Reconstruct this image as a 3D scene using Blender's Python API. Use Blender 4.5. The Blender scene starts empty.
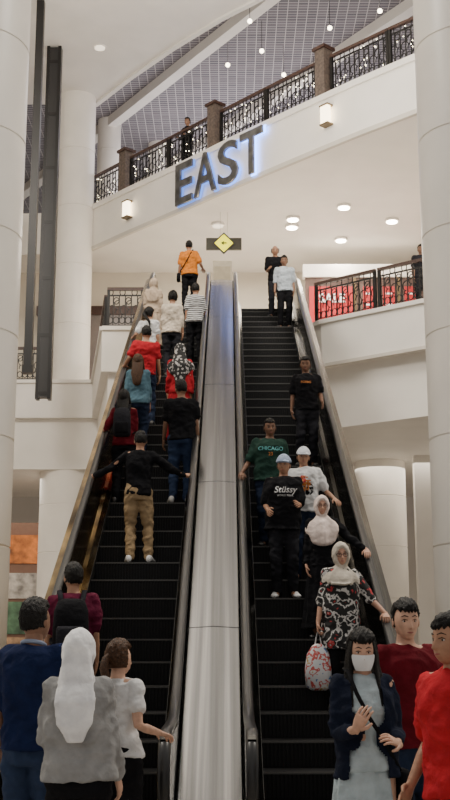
import bpy, bmesh, math, random
from mathutils import Vector, Matrix, noise
from mathutils.bvhtree import BVHTree
random.seed(7)
PI = math.pi
C = bpy.context.scene.collection
V = Vector
# ------------------------------------------------------------------ camera
F = 1155.0; P = math.radians(12); ZC = 1.55; CX = 228.0
cp, sp_ = math.cos(P), math.sin(P)
cam_d = bpy.data.cameras.new('camera'); cam = bpy.data.objects.new('camera', cam_d); C.objects.link(cam)
cam.location = (0, 0, ZC); cam.rotation_euler = (math.radians(102), 0, math.radians(0.149))
cam_d.lens = F / 800 * 36; cam_d.sensor_width = 36; cam_d.clip_end = 300
bpy.context.scene.camera = cam

def head_y(Y, Z):                      # image height at which a world point shows
    z = Z - ZC
    return 400 - F * (z * cp - Y * sp_) / (Y * cp + z * sp_)
def xat(xpx, Y, Z):                    # lateral position for an image column
    return (xpx - CX) * (Y * cp + (Z - ZC) * sp_) / F
def on_level(xpx, ypx, Z):
    r = (400 - ypx) / F
    z = Z - ZC
    Y = (z * cp - r * z * sp_) / (sp_ + r * cp)
    return xat(xpx, Y, Z), Y

# ------------------------------------------------------------------ materials
_m = {}
def mat(name, col, rough=.6, metal=0., var=.06, vs=8., bump=0., bs=60., emit=None, es=0., spec=.5, bd=.01):
    if name in _m: return _m[name]
    m = bpy.data.materials.new(name); m.use_nodes = True
    nt = m.node_tree; b = nt.nodes['Principled BSDF']
    b.inputs['Roughness'].default_value = rough; b.inputs['Metallic'].default_value = metal
    b.inputs['Specular IOR Level'].default_value = spec
    tc = nt.nodes.new('ShaderNodeTexCoord')
    n = nt.nodes.new('ShaderNodeTexNoise'); n.inputs['Scale'].default_value = vs; n.inputs['Detail'].default_value = 4
    nt.links.new(tc.outputs['Object'], n.inputs['Vector'])
    r = nt.nodes.new('ShaderNodeValToRGB')
    r.color_ramp.elements[0].position = .3; r.color_ramp.elements[1].position = .7
    r.color_ramp.elements[0].color = (*[max(0, c * (1 - var * 1.5)) for c in col], 1)
    r.color_ramp.elements[1].color = (*[min(1, c * (1 + var)) for c in col], 1)
    nt.links.new(n.outputs['Fac'], r.inputs['Fac']); nt.links.new(r.outputs['Color'], b.inputs['Base Color'])
    if bump:
        n2 = nt.nodes.new('ShaderNodeTexNoise'); n2.inputs['Scale'].default_value = bs; n2.inputs['Detail'].default_value = 3
        nt.links.new(tc.outputs['Object'], n2.inputs['Vector'])
        bp = nt.nodes.new('ShaderNodeBump'); bp.inputs['Strength'].default_value = bump; bp.inputs['Distance'].default_value = bd
        nt.links.new(n2.outputs['Fac'], bp.inputs['Height']); nt.links.new(bp.outputs['Normal'], b.inputs['Normal'])
    if emit:
        b.inputs['Emission Color'].default_value = (*emit, 1); b.inputs['Emission Strength'].default_value = es
    _m[name] = m
    return m
def cloth(name, col, rough=.9, bump=.7): return mat('cloth_' + name, col, rough, 0, .14, 10, bump, 11, spec=.12, bd=.035)
def ramp_mat(name, tex, scale, stops, coords='Object', vec=(1, 1, 1), rough=.8, metal=0, const=True):
    if name in _m: return _m[name]
    m = bpy.data.materials.new(name); m.use_nodes = True
    nt = m.node_tree; b = nt.nodes['Principled BSDF']; b.inputs['Roughness'].default_value = rough
    b.inputs['Metallic'].default_value = metal
    tc = nt.nodes.new('ShaderNodeTexCoord'); mp = nt.nodes.new('ShaderNodeMapping'); mp.inputs['Scale'].default_value = vec
    nt.links.new(tc.outputs[coords], mp.inputs['Vector'])
    if tex == 'noise':
        t = nt.nodes.new('ShaderNodeTexNoise'); t.inputs['Scale'].default_value = scale; t.inputs['Detail'].default_value = 3; out = t.outputs['Fac']
    elif tex == 'wave':
        t = nt.nodes.new('ShaderNodeTexWave'); t.inputs['Scale'].default_value = scale; t.bands_direction = 'Z'; out = t.outputs['Fac']
    else:
        t = nt.nodes.new('ShaderNodeTexVoronoi'); t.inputs['Scale'].default_value = scale; out = t.outputs['Color']
    nt.links.new(mp.outputs['Vector'], t.inputs['Vector'])
    r = nt.nodes.new('ShaderNodeValToRGB'); r.color_ramp.interpolation = 'CONSTANT' if const else 'LINEAR'
    e = r.color_ramp.elements
    while len(e) < len(stops): e.new(.5)
    for i, (p, c) in enumerate(stops): e[i].position = p; e[i].color = (*c, 1)
    nt.links.new(out, r.inputs['Fac']); nt.links.new(r.outputs['Color'], b.inputs['Base Color'])
    _m[name] = m
    return m

WHITE = mat('warm_white_paint', (.84, .80, .745), .55, 0, .03, 1.2)
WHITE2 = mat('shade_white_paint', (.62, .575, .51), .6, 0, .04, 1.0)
COLM = mat('column_panel_paint', (.90, .855, .79), .34, 0, .03, 1.5)
STEEL = ramp_mat('brushed_steel', 'noise', 4, [(.25, (.05, .05, .048)), (.5, (.11, .108, .10)), (.75, (.24, .235, .215))], vec=(7, .25, .25), rough=.22, metal=1, const=False)
STEELD = ramp_mat('divider_steel', 'noise', 1.3, [(.32, (.12, .123, .13)), (.5, (.19, .195, .205)), (.70, (.36, .365, .375))], vec=(9, .10, .0), rough=.19, metal=1, const=False)
STEELL = ramp_mat('light_steel', 'noise', 3, [(.3, (.32, .31, .28)), (.7, (.55, .53, .48))], vec=(3, .5, .5), rough=.22, metal=1, const=False)
STEELG = ramp_mat('gold_reflection_steel', 'noise', 1.8, [(.32, (.12, .085, .04)), (.5, (.42, .29, .12)), (.66, (.85, .62, .28))], vec=(2, .6, 1.5), rough=.18, metal=1, const=False)  # golden reflections put into the steel's base colour, left escalator only
RUBBER = mat('black_rubber', (.012, .012, .013), .3)
IRON = mat('black_iron', (.010, .009, .009), .4, .3)
WOOD = mat('brown_wood', (.06, .028, .020), .45, 0, .3, 20)
STEPM = mat('dark_step_metal', (.009, .009, .010), .5, .5, .2, 30)
NOSE = mat('step_edge_metal', (.10, .098, .095), .4, .7)

# ------------------------------------------------------------------ mesh building
class MB:
    def __init__(s): s.v = []; s.f = []
    def loft(s, rings, cap=True):
        b = len(s.v); n = len(rings[0])
        for r in rings: s.v.extend([tuple(p) for p in r])
        for i in range(len(rings) - 1):
            for j in range(n):
                a = b + i * n + j; c = b + i * n + (j + 1) % n
                s.f.append((a, c, c + n, a + n))
        if cap:
            s.f.append(tuple(range(b + n - 1, b - 1, -1)))
            s.f.append(tuple(b + (len(rings) - 1) * n + j for j in range(n)))
        return s
    def box(s, x0, x1, y0, y1, z0, z1):
        return s.loft([[(x0, y0, z), (x1, y0, z), (x1, y1, z), (x0, y1, z)] for z in (z0, z1)])
    def prism(s, pts, z0, z1):
        return s.loft([[(p[0], p[1], z) for p in pts] for z in (z0, z1)])
    def obox(s, p0, p1, w, z0, z1):
        a = V((p0[0], p0[1], 0)); b = V((p1[0], p1[1], 0)); d = (b - a).normalized(); n = V((-d.y, d.x, 0)) * w / 2
        return s.prism([a - n, b - n, b + n, a + n], z0, z1)
    def tube(s, pts, rad, n=12, ends=True, up=None, flat=1.0):
        pts = [V(p) for p in pts]
        if not isinstance(rad, (list, tuple)): rad = [rad] * len(pts)
        T = []
        for i in range(len(pts)):
            a = pts[max(0, i - 1)]; b = pts[min(len(pts) - 1, i + 1)]
            t = (b - a); T.append(t.normalized() if t.length > 1e-9 else V((0, 0, 1)))
        u = V(up) if up else (V((1, 0, 0)) if abs(T[0].x) < .8 else V((0, 1, 0)))
        rings = []
        def ring(c, t, r):
            nonlocal u
            u = (u - t * u.dot(t))
            u = u.normalized() if u.length > 1e-6 else t.orthogonal().normalized()
            w = t.cross(u)
            return [c + u * (r * math.cos(2 * PI * j / n)) + w * (r * flat * math.sin(2 * PI * j / n)) for j in range(n)]
        if ends:
            rings.append(ring(pts[0] - T[0] * rad[0] * .9, T[0], rad[0] * .4)); rings.append(ring(pts[0] - T[0] * rad[0] * .55, T[0], rad[0] * .82))
        for p, t, r in zip(pts, T, rad): rings.append(ring(p, t, r))
        if ends:
            rings.append(ring(pts[-1] + T[-1] * rad[-1] * .55, T[-1], rad[-1] * .82)); rings.append(ring(pts[-1] + T[-1] * rad[-1] * .9, T[-1], rad[-1] * .4))
        return s.loft(rings)
    def ell(s, c, rx, ry, rz, n=16, m=10, M=None):
        c = V(c); rings = []
        for i in range(m + 1):
            a = -PI / 2 + PI * (i + .001) / (m + .002)
            rr = []
            for j in range(n):
                p = V((rx * math.cos(a) * math.cos(2 * PI * j / n), ry * math.cos(a) * math.sin(2 * PI * j / n), rz * math.sin(a)))
                if M: p = M @ p
                rr.append(c + p)
            rings.append(rr)
        return s.loft(rings)
    def rings_z(s, rows, T=None, n=28, ex=2.3, fold=0, seed=0, drop=0):
        rings = []
        for (z, rx, ry, yo) in rows:
            r = []
            for j in range(n):
                a = 2 * PI * j / n; ca, sa = math.cos(a), math.sin(a)
                q = 1 + (fold * math.sin(a * 7 + seed + z * 4) * .5 + fold * math.sin(a * 11 + seed * 2) * .5 if fold else 0)
                zz = z - drop * max(0, 1.40 - z) / .18 * (abs(sa) - .35)
                p = V((math.copysign(abs(ca) ** (2 / ex), ca) * rx * q, yo + math.copysign(abs(sa) ** (2 / ex), sa) * ry * q, zz))
                r.append(T @ p if T else p)
            rings.append(r)
        return s.loft(rings)
    def add(s, me):
        b = len(s.v); s.v.extend([tuple(v.co) for v in me.vertices]); s.f.extend([tuple(b + i for i in p.vertices) for p in me.polygons])
    def mesh(s, name='m', scale=1.):
        me = bpy.data.meshes.new(name)
        me.from_pydata([(x * scale, y * scale, z * scale) for x, y, z in s.v], [], s.f)
        bm = bmesh.new(); bm.from_mesh(me); bmesh.ops.recalc_face_normals(bm, faces=bm.faces); bm.to_mesh(me); bm.free()
        return me
    def build(s, name, m, parent=None, smooth=False, loc=None, scale=1., label=None):
        return link(name, s.mesh(name, scale), m, parent, smooth, loc, label)
def link(name, me, m, parent=None, smooth=False, loc=None, label=None):
    o = bpy.data.objects.new(name, me); C.objects.link(o)
    me.materials.clear(); me.materials.append(m)
    if smooth: me.polygons.foreach_set('use_smooth', [True] * len(me.polygons))
    if parent: o.parent = parent
    if loc is not None: o.location = loc
    if label: o['label'] = label
    return o
def tag(o, label, cat, group=None):
    o['label'] = label; o['category'] = cat
    if group: o['group'] = group
    return o
def struct(o, label=None):
    o['kind'] = 'structure'
    if label: o['label'] = label
    return o
def thing(name, label, cat, loc=(0, 0, 0), rz=0, group=None):
    o = bpy.data.objects.new(name, None); C.objects.link(o); o.location = loc; o.rotation_euler = (0, 0, rz)
    o.empty_display_size = .1
    return tag(o, label, cat, group)
def remesh(mb, vox, sm=4):
    me = mb.mesh('tmp'); o = bpy.data.objects.new('tmp', me); C.objects.link(o)
    r = o.modifiers.new('r', 'REMESH'); r.mode = 'VOXEL'; r.voxel_size = vox
    s_ = o.modifiers.new('s', 'SMOOTH'); s_.iterations = sm; s_.factor = .5
    dg = bpy.context.evaluated_depsgraph_get(); dg.update()
    out = bpy.data.meshes.new_from_object(o.evaluated_get(dg))
    bpy.data.objects.remove(o); bpy.data.meshes.remove(me)
    return out
def scale_me(me, k):
    me.transform(Matrix.Scale(k, 4)); return me
def wrinkle(me, amp, seed=0, fz=9, fx=5):
    me.update()
    nr = [v.normal.copy() for v in me.vertices]
    for v, n in zip(me.vertices, nr):
        c = v.co
        q = noise.noise(V((c.x * fx + seed, c.y * fx, c.z * fz + 3 * c.x))) + .6 * (1 - 2 * abs(noise.noise(V((c.x * 9 + c.z * 5, c.y * 9 + seed, c.z * 14 - c.x * 6)))) - .6)
        v.co = c + n * amp * q
    return me
def text_mesh(txt, size, extrude=0., offset=0., align='CENTER', sx=1.):
    cu = bpy.data.curves.new('t', 'FONT'); cu.body = txt; cu.size = size; cu.extrude = extrude; cu.offset = offset
    cu.align_x = align; cu.resolution_u = 4
    o = bpy.data.objects.new('t', cu); C.objects.link(o)
    dg = bpy.context.evaluated_depsgraph_get(); dg.update()
    me = bpy.data.meshes.new_from_object(o.evaluated_get(dg))
    bpy.data.objects.remove(o); bpy.data.curves.remove(cu)
    me.transform(Matrix.Diagonal((sx, 1, 1, 1)))
    return me

# ------------------------------------------------------------------ human figures
def sm(t): t = max(0., min(1., t)); return t * t * (3 - 2 * t)
def head_pt(x, y, z, off=0.):
    X = x * .074; Y = y * .096; Z = z * .117
    if z < 0:
        t = -z; X *= 1 - .17 * t
        Y *= (1 - .35 * t) if y < 0 else (1 + .45 * t * t)
    if y > 0:
        g = math.exp(-(x / (.11 + .06 * max(0, -z) / .33)) ** 2); ra = max(0., min(1., (.12 - z) / .4)); fa = 1 if z > -.32 else math.exp(-((z + .32) / .06) ** 2)
        Y += .028 * g * ra * fa
        Y -= .010 * math.exp(-((abs(x) - .40) / .2) ** 2 - ((z - .02) / .13) ** 2)
        Y += .004 * math.exp(-((abs(x) - .35) / .25) ** 2 - ((z - .2) / .08) ** 2)
        Y += .004 * math.exp(-((abs(x) - .58) / .2) ** 2 - ((z + .22) / .15) ** 2)
        Y += .006 * math.exp(-(x / .28) ** 2) * (math.exp(-((z + .50) / .045) ** 2) + math.exp(-((z + .61) / .05) ** 2))
        Y -= .004 * math.exp(-(x / .4) ** 2 - ((z + .72) / .06) ** 2)
    return V((X + x * off, Y + y * off, Z + z * off))
def surf(x, z, off=0.):
    y = math.sqrt(max(0.01, 1 - x * x - z * z)); return head_pt(x, y, z, off)
def head_shell(mb, fn, M, n=52, m=34):
    rings = []
    for i in range(m + 1):
        a = -PI / 2 + PI * (i + .02) / (m + .04); r = []
        for j in range(n):
            b = 2 * PI * j / n
            x, y, z = math.cos(a) * math.cos(b), math.cos(a) * math.sin(b), math.sin(a)
            r.append(M @ head_pt(x, y, z, fn(x, y, z)))
        rings.append(r)
    mb.loft(rings)
def ik(a, t, l1, l2, pole):
    a, t, pole = V(a), V(t), V(pole); d = t - a; L = min(d.length, (l1 + l2) * .985); dr = d.normalized(); t = a + dr * L
    x = (l1 * l1 - l2 * l2 + L * L) / (2 * L); h = math.sqrt(max(0, l1 * l1 - x * x))
    p = pole - dr * pole.dot(dr); p = p.normalized() if p.length > 1e-5 else V((0, -1, 0))
    return a + dr * x + p * h, t
def make_hand(mb, w, d, n, side, curl):
    d = d.normalized(); n = (n - d * n.dot(d)).normalized(); s = d.cross(n)
    ts = 1 if (s.y + s.z * .2 if abs(s.y) > .25 else -side * s.x) > 0 else -1
    rings = []
    for (t, a, b) in ((-.02, .024, .019), (.012, .029, .018), (.04, .037, .016), (.075, .041, .0135), (.09, .038, .011)):
        c = w + d * t
        rings.append([c + s * (a * math.cos(2 * PI * j / 14)) + n * (b * math.sin(2 * PI * j / 14)) for j in range(14)])
    mb.loft(rings)
    L = (.068, .078, .073, .056)
    for i in range(4):
        lat = ts * (.031 - .0207 * i)
        p = w + d * (.082 if 0 < i < 3 else .077) + s * lat; pts = [p]; ang = curl * .35
        for q in (.44, .32, .24):
            dd = d * math.cos(ang) + n * math.sin(ang) + s * (lat * .8)
            p = p + dd.normalized() * L[i] * q; pts.append(p); ang += curl * .75
        mb.tube(pts, [.0092, .0085, .0078, .006], n=8)
    p = w + d * .02 + s * ts * .028; dd = (d * .7 + s * ts * .75 + n * .35).normalized(); p2 = p + dd * .034
    dd2 = (d * .95 + s * ts * .25 + n * .4 * (1 + curl)).normalized()
    mb.tube([p, p2, p2 + dd2 * .032], [.0145, .011, .0075], n=8)

SKIN = {'tan': (.40, .215, .135), 'fair': (.60, .36, .255), 'brown': (.19, .095, .058), 'mid': (.28, .15, .095), 'rose': (.50, .28, .195)}
def skinm(k): return mat('skin_' + k, SKIN[k], .5, 0, .12, 22, .15, 60, spec=.35)
HAIR = mat('black_hair', (.007, .0055, .005), .5, 0, .5, 90, .8, 120, spec=.25)
HAIRB = mat('brown_hair', (.07, .032, .015), .55, 0, .5, 90, .6, 140, spec=.25)
HAIRG = mat('grey_hair', (.12, .11, .105), .5, 0, .5, 90, .6, 140)
EYEW = mat('eye_white', (.5, .47, .44), .3); PUP = mat('dark_iris', (.012, .007, .005), .2)
LIP = mat('lip', (.33, .10, .085), .45)

def person(label, loc, rot, H, sex='m', skin='tan', hair='short', hairm=None, top=None, bottom=None, shoes=None,
           R='hang', L='hang', lean=0., turn=0., pitch=0., feet=None, mask=False, glasses=False, cap=None, scarf=None,
           prints=(), near=False, group=None, bulk=1.0, curl=.55, poleR=None, poleL=None, roll=None):
    k = H / 1.7
    rnd = random.Random(label)
    turn += rnd.uniform(-.14, .14); pitch += rnd.uniform(-.16, .0) if not near else 0
    roll = rnd.uniform(-.06, .06) if roll is None else roll
    twist = rnd.uniform(-.10, .10); sway = rnd.choice((-1, 1)) * .022
    root = thing('person', label, 'person', loc, rot, group)
    fem = sex == 'f'; vox = .011 if near else .015
    PV = Matrix.Translation((0, 0, .93))
    T = Matrix.Translation((sway, 0, 0)) @ PV @ Matrix.Rotation(-sway * 1.3, 4, 'Y') @ Matrix.Rotation(twist, 4, 'Z') @ Matrix.Rotation(-lean, 4, 'X') @ PV.inverted()
    sw = .140 if fem else .166
    b_ = bulk
    if fem:
        rows = [(.84, .145, .10, 0), (.92, .158, .112, -.005), (1.0, .140, .1, 0), (1.08, .118, .088, .003), (1.17, .125, .098, .008), (1.25, .138, .118, .014), (1.33, .142, .1, .004), (1.40, .112, .072, -.006), (1.435, .07, .055, -.01)]
    else:
        rows = [(.84, .14, .10, 0), (.92, .152, .11, 0), (1.0, .146, .108, .004), (1.08, .14, .106, .006), (1.17, .147, .112, .006), (1.27, .162, .12, .004), (1.35, .165, .108, 0), (1.41, .13, .078, -.006), (1.445, .075, .058, -.01)]
    rows = [(z, rx * b_, ry * b_, yo) for z, rx, ry, yo in rows]
    hx = .195 if fem else .218
    sk = skinm(skin)
    B = MB(); B.rings_z(rows, T)
    B.tube([T @ V((0, -.02, 1.38)), T @ V((0, -.008, 1.46)), T @ V((0, .006, 1.535))], [.07, .054, .052])
    arms = []
    for sd, spec, pole in ((1, R, poleR), (-1, L, poleL)):
        S = T @ V((sd * sw, -.005, 1.385))
        if spec == 'hang': t, d, n = V((sd * hx * b_, rnd.uniform(.0, .1), .855)), V((-sd * .12, .18, -1)), V((-sd, .15, 0))
        elif spec == 'bent': t, d, n = V((sd * .15, .27, 1.08)), None, V((-sd, 0, -.5))
        elif spec == 'swing': t, d, n = V((sd * hx * b_, .16, .885)), None, V((-sd, .1, 0))
        elif spec == 'back': t, d, n = V((sd * .24, -.12, .87)), None, V((-sd, .1, 0))
        else:
            t, d, n = spec; t = V(t) / k; d = V(d) if d else None; n = V(n)
        pl = V(pole) if pole else (V((sd * .12, -1, -.2)) if isinstance(spec, str) else V((sd * .25, -.7, -.9)))
        E, W = ik(S, t, .285, .25, pl)
        if d is None: d = (W - E).normalized()
        arms.append((sd, S, E, W, d, n))
        B.tube([T @ V((sd * .08, -.01, 1.40)), S], [.045, .052])
        B.tube([S, S.lerp(E, .45), E, E.lerp(W, .35), W], [.052, .045, .036, .036, .024])
    if feet is None:
        q = rnd.uniform(-.03, .04); feet = ((.095, q, 0), (-.095, -q, 0))
    legs = []
    for sd, ft in zip((1, -1), feet):
        hp = V((sd * .085 + sway, 0, .90)); an = V((ft[0], ft[1] - .03, ft[2] / k + .08))
        K, A = ik(hp, an, .425, .405, (sd * .12, 1, 0))
        legs.append((sd, hp, K, A, ft))
        B.tube([hp, hp.lerp(K, .5), K, K.lerp(A, .35), A], [.088, .074, .053, .054, .036])
        B.tube([A, A + V((sd * .01, .05, -.045)), A + V((sd * .02, .13, -.06))], [.036, .034, .024])
    me = remesh(B, vox)
    H_ = MB(); H_.add(me)
    for sd, S, E, W, d, n in arms: make_hand(H_, W, d, n, sd, curl)
    hc = T @ V((0, .012, 1.583))
    M = Matrix.Translation(hc) @ Matrix.Rotation(turn, 4, 'Z') @ Matrix.Rotation(pitch - lean * .5, 4, 'X') @ Matrix.Rotation(roll, 4, 'Y')
    head_shell(H_, lambda x, y, z: 0., M, 76 if near else 48, 60 if near else 36)
    for sd in (1, -1):
        H_.ell(M @ V((sd * .075, -.006, -.008)), .009, .017, .031, 10, 8, M.to_3x3() @ Matrix.Rotation(sd * -.35, 3, 'Z'))
    H_.build('body', sk, root, True, scale=k)
    for sd in (1, -1):
        c = surf(sd * .41, .01); c.y -= .0082
        e = MB().ell(M @ c, .0138, .0115, .0062, 14, 10, M.to_3x3()).build('eye', EYEW, root, True, scale=k)
        c2 = c + V((0, .0076, 0)); MB().ell(M @ c2, .0062, .0052, .0058, 12, 8, M.to_3x3()).build('iris', PUP, e, True, scale=k)
        MB().tube([M @ surf(sd * .2, .06, .0002), M @ surf(sd * .42, .105, .001), M @ surf(sd * .62, .05, -.0002)], [.0014, .0026, .0014], n=6).build('eyelashes', PUP, e, True, scale=k)
        MB().tube([M @ surf(sd * .18, .235, .001), M @ surf(sd * .42, .29, .002), M @ surf(sd * .66, .22, .001)], [.0030, .0042, .0018], n=8, flat=.7).build('eyebrow', HAIR, root, True, scale=k)
    if not mask:
        MB().tube([M @ surf(-.27, -.545, -.001), M @ surf(-.1, -.54, .0005), M @ surf(.1, -.54, .0005), M @ surf(.27, -.545, -.001)], [.002, .0058, .0058, .002], n=8).build('mouth', LIP, root, True, scale=k)
    else:
        rings = []; mk = MB()
        for i in range(13):
            zn = -.08 - .83 * i / 12; row = []
            for j in range(17):
                xn = (-.9 + 1.8 * j / 16) * (1 - .35 * (i / 12) ** 2) * (.93 if i == 0 else 1)
                y = math.sqrt(max(.03, 1 - xn * xn * .95 - zn * zn * .55)); p = V((xn * .077, y * .098 + .012 + .014 * math.exp(-(xn / .35) ** 2) * math.exp(-((zn + .33) / .3) ** 2), zn * .117)); row.append(M @ p)
            rings.append(row)
        for r in rings: mk.v.extend([tuple(p) for p in r])
        for i in range(12):
            for j in range(16): a = i * 17 + j; mk.f.append((a, a + 1, a + 18, a + 17))
        for sd in (1, -1):
            mk.tube([M @ V((sd * .066, .05, -.012)), M @ V((sd * .08, .02, .01)), M @ V((sd * .083, -.012, .0))], .0015, n=6)
        mk.build('face_mask', mat('mask_white', (.78, .80, .82), .8), root, True, scale=k)
    if glasses:
        g = MB(); ln = MB()
        for sd in (1, -1):
            c = V((sd * .034, .104, .0))
            loop = [M @ (c + V((.026 * math.cos(a), -.006 * abs(math.cos(a)), .020 * math.sin(a)))) for a in [2 * PI * q / 18 for q in range(19)]]
            g.tube(loop, .0026, n=6)
            g.tube([M @ V((sd * .057, .097, .004)), M @ V((sd * .08, .04, .006)), M @ V((sd * .083, -.01, .0))], .002, n=6)
        g.tube([M @ V((-.011, .105, .003)), M @ V((.011, .105, .003))], .002, n=6)
        go = g.build('glasses', mat('dark_glasses_frame', (.02, .015, .015), .3), root, True, scale=k)
    hm = hairm or HAIR
    fringe = hair in ('fringe', 'longfringe')
    kind = {'fringe': 'short', 'longfringe': 'long'}.get(hair, hair)
    if hair and not scarf:
        Hh = MB(); th = .011 if kind == 'short' else .018
        fl = .40 if fringe else .48
        sd0 = rnd.uniform(0, 50)
        def hf(x, y, z):
            top_ = sm((z - (fl + .12 * abs(x)) + .10 * noise.noise(V((x * 7 + sd0, 0, 0))) + (.04 * math.sin(x * 23) if fringe else 0)) / .07); bk = sm((.20 - y + .08 * noise.noise(V((z * 9, sd0, 0)))) / .12)
            h = max(top_, bk)
            if kind in ('short', 'bald'): h *= sm((z + .5 - .25 * max(0, abs(x) - .5) + .08 * noise.noise(V((x * 8, y * 8, sd0)))) / .12)
            elif kind in ('bun', 'tail'): h *= sm((z + .62) / .14)
            if kind == 'bald': h *= sm((.55 - z) / .15)
            vol = .014 * max(0, z) * (1 + .6 * noise.noise(V((x * 2 + sd0, y * 2, z * 2))))
            nz = .008 * noise.noise(V((x * 11 + 4 * z, y * 5 + sd0, z * 5))) + .004 * noise.noise(V((x * 26, y * 12, z * 12)))
            side = -.005 * sm((abs(x) - .6) / .3) * (kind == 'short') * (z < .3)
            return (th + vol + nz + side) * h - .014 * (1 - h)
        head_shell(Hh, hf, M, 84, 56)
        if kind == 'bun':
            Hh.ell(M @ V((0, -.085, .085)), .042, .038, .04, 18, 12)
            Hh.tube([M @ V((0, -.1, .07)), M @ V((.02, -.125, .02)), M @ V((.025, -.12, -.03))], [.022, .018, .008])
        if kind == 'long':
            Hh.tube([M @ V((0, -.045, 0)), M @ V((0, -.065, -.1)), T @ V((0, -.10, 1.38)), T @ V((0, -.13, 1.22))], [.088, .088, .105, .07], n=18, flat=.55, up=(1, 0, 0))
            for sd in (1, -1):
                for q in range(4):
                    o_ = q * .012
                    Hh.tube([M @ V((sd * (.060 + o_ * .4), .034 - o_, .055)), M @ V((sd * (.074 + o_ * .4), .042 - o_, -.02)), M @ V((sd * (.076 + o_ * .5), .034 - o_, -.085)), T @ V((sd * (.082 + o_ * .6 + .006 * math.sin(q * 5)), .07 - o_, 1.41)), T @ V((sd * (.088 + o_), .135 - o_, 1.27 + .02 * math.sin(q * 9)))], [.011, .013, .014, .014, .005], n=8)
        if kind == 'tail':
            Hh.tube([M @ V((0, -.09, .03)), M @ V((0, -.13, .0)), M @ V((0, -.15, -.06)), T @ V((.01, -.16, 1.38)), T @ V((.02, -.15, 1.28))], [.020, .028, .032, .028, .008], n=12)
        Hh.build('hair', hm, root, True, scale=k)
    if cap:
        cm = cap; cc = MB()
        head_shell(cc, lambda x, y, z: (.026 if z > .28 else .026 * sm((z - .16) / .12) - .012 * (1 - sm((z - .16) / .12))), M, 40, 30)
        cc.build('cap', cm, root, True, scale=k)
        br = MB(); rr = []
        for s_ in (0, 1):
            rr.append([M @ V((.078 * math.cos(a), .07 + .115 * max(0, math.sin(a)), .046 - .022 * math.sin(a) - .014 * math.cos(a) ** 2 + s_ * .009)) for a in [2 * PI * q / 24 for q in range(24)]])
        br.loft(rr); br.build('cap_brim', cm, root, True, scale=k)
    if scarf:
        sc = MB(); sm_ = scarf['m']; e_ = scarf.get('e', 0.); sx = scarf.get('sx', 1.)
        def hf2(x, y, z):
            if y > 0:
                q = (x / .68) ** 2 + ((z + .14) / .74) ** 2; e = sm((q - .9) / .2)
            else: e = 1
            nz = .002 * math.sin(9 * x + 14 * z)
            return (.024 + .004 * max(0, z) + nz) * e - .02 * (1 - e)
        head_shell(sc, hf2, M, 60, 48)
        lo = scarf.get('low', 1.22)
        sc.rings_z([(1.475, .072, .074, -.012), (1.455, .088, .088, -.006), (1.425, .125 * (sx + 1) / 2, .11, .0), (1.395, .185 * sx, .135 + e_ * .5, .004), (1.34, (.222 + e_) * sx, .160 + e_, .012), (1.28, (.226 + e_) * sx, .178 + e_, .018), (lo, (.175 + e_) * sx, .184 + e_, .022), (lo - .025, .15 * sx, .16, .02)], T, 48, 2.1, .09, len(label), scarf.get('drop', .05))
        if scarf.get('back'):
            q = scarf.get('bq', .165); bw = scarf.get('bw', 1.)
            sc.rings_z([(1.62, .075, .04, -.06), (1.52, .095 * bw, .05, -.07), (1.42, .115 * bw, .06, -.09), (1.32, .125 * bw, .05, -q + .015), (1.2, .11 * bw, .035, -q), (scarf['back'], .08 * bw, .028, -q), (scarf['back'] - .06, .045, .012, -q + .005)], T, 34, 2.1, .10)
        rs = remesh(sc, .009 if near else .013, 2)
        link('headscarf', scale_me(rs, k), sm_, root, True)
    if bottom:
        bkind, bmx = bottom
        if bkind in ('trousers', 'jeans'):
            Q = MB(); Ts = Matrix.Translation((sway, 0, 0))
            Q.rings_z([(.80, .155 * b_, .11 * b_, 0), (.88, .168 * b_, .125 * b_, -.004), (.96, .16 * b_, .12 * b_, 0), (1.02, .148 * b_, .112 * b_, 0)], Ts)
            for sd, hp, K, A, ft in legs:
                Q.tube([hp, hp.lerp(K, .5), K, K.lerp(A, .5), A + V((0, -.005, -.01))], [.102 * b_, .092, .074, .068, .060], n=16)
            m2 = scale_me(wrinkle(remesh(Q, vox), .016, len(label), 14, 4), k)
            link('trousers', m2, bmx, root, True)
        else:
            Q = MB(); hem = .12 if bkind == 'skirt' else .42
            Q.rings_z([(hem, .25, .20, .02), (hem + .18, .225, .18, .015), (.7, .19, .15, .0), (.9, .172, .13, 0), (1.0, .148, .115, 0), (1.04, .135, .105, 0)], None, 44, 2.1, .11, 1)
            m2 = scale_me(remesh(Q, vox, 2), k); link('skirt' if bkind == 'skirt' else 'dress_skirt', m2, bmx, root, True)
    if shoes:
        for sd, hp, K, A, ft in legs:
            s1 = MB(); rings = []
            for (y, hw, h) in ((-.092, .018, .045), (-.08, .033, .085), (-.03, .040, .105), (.03, .042, .085), (.09, .047, .058), (.145, .043, .048), (.175, .028, .035)):
                rings.append([V((A.x + sd * (.02 + y * .15) + hw * math.cos(2 * PI * j / 16), A.y + y, A.z - .08 + h / 2 + h / 2 * math.sin(2 * PI * j / 16))) for j in range(16)])
            s1.loft(rings); s1.build('shoe', shoes, root, True, scale=k)
    tops = top if isinstance(top, list) else [top]
    tm = None
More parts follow.
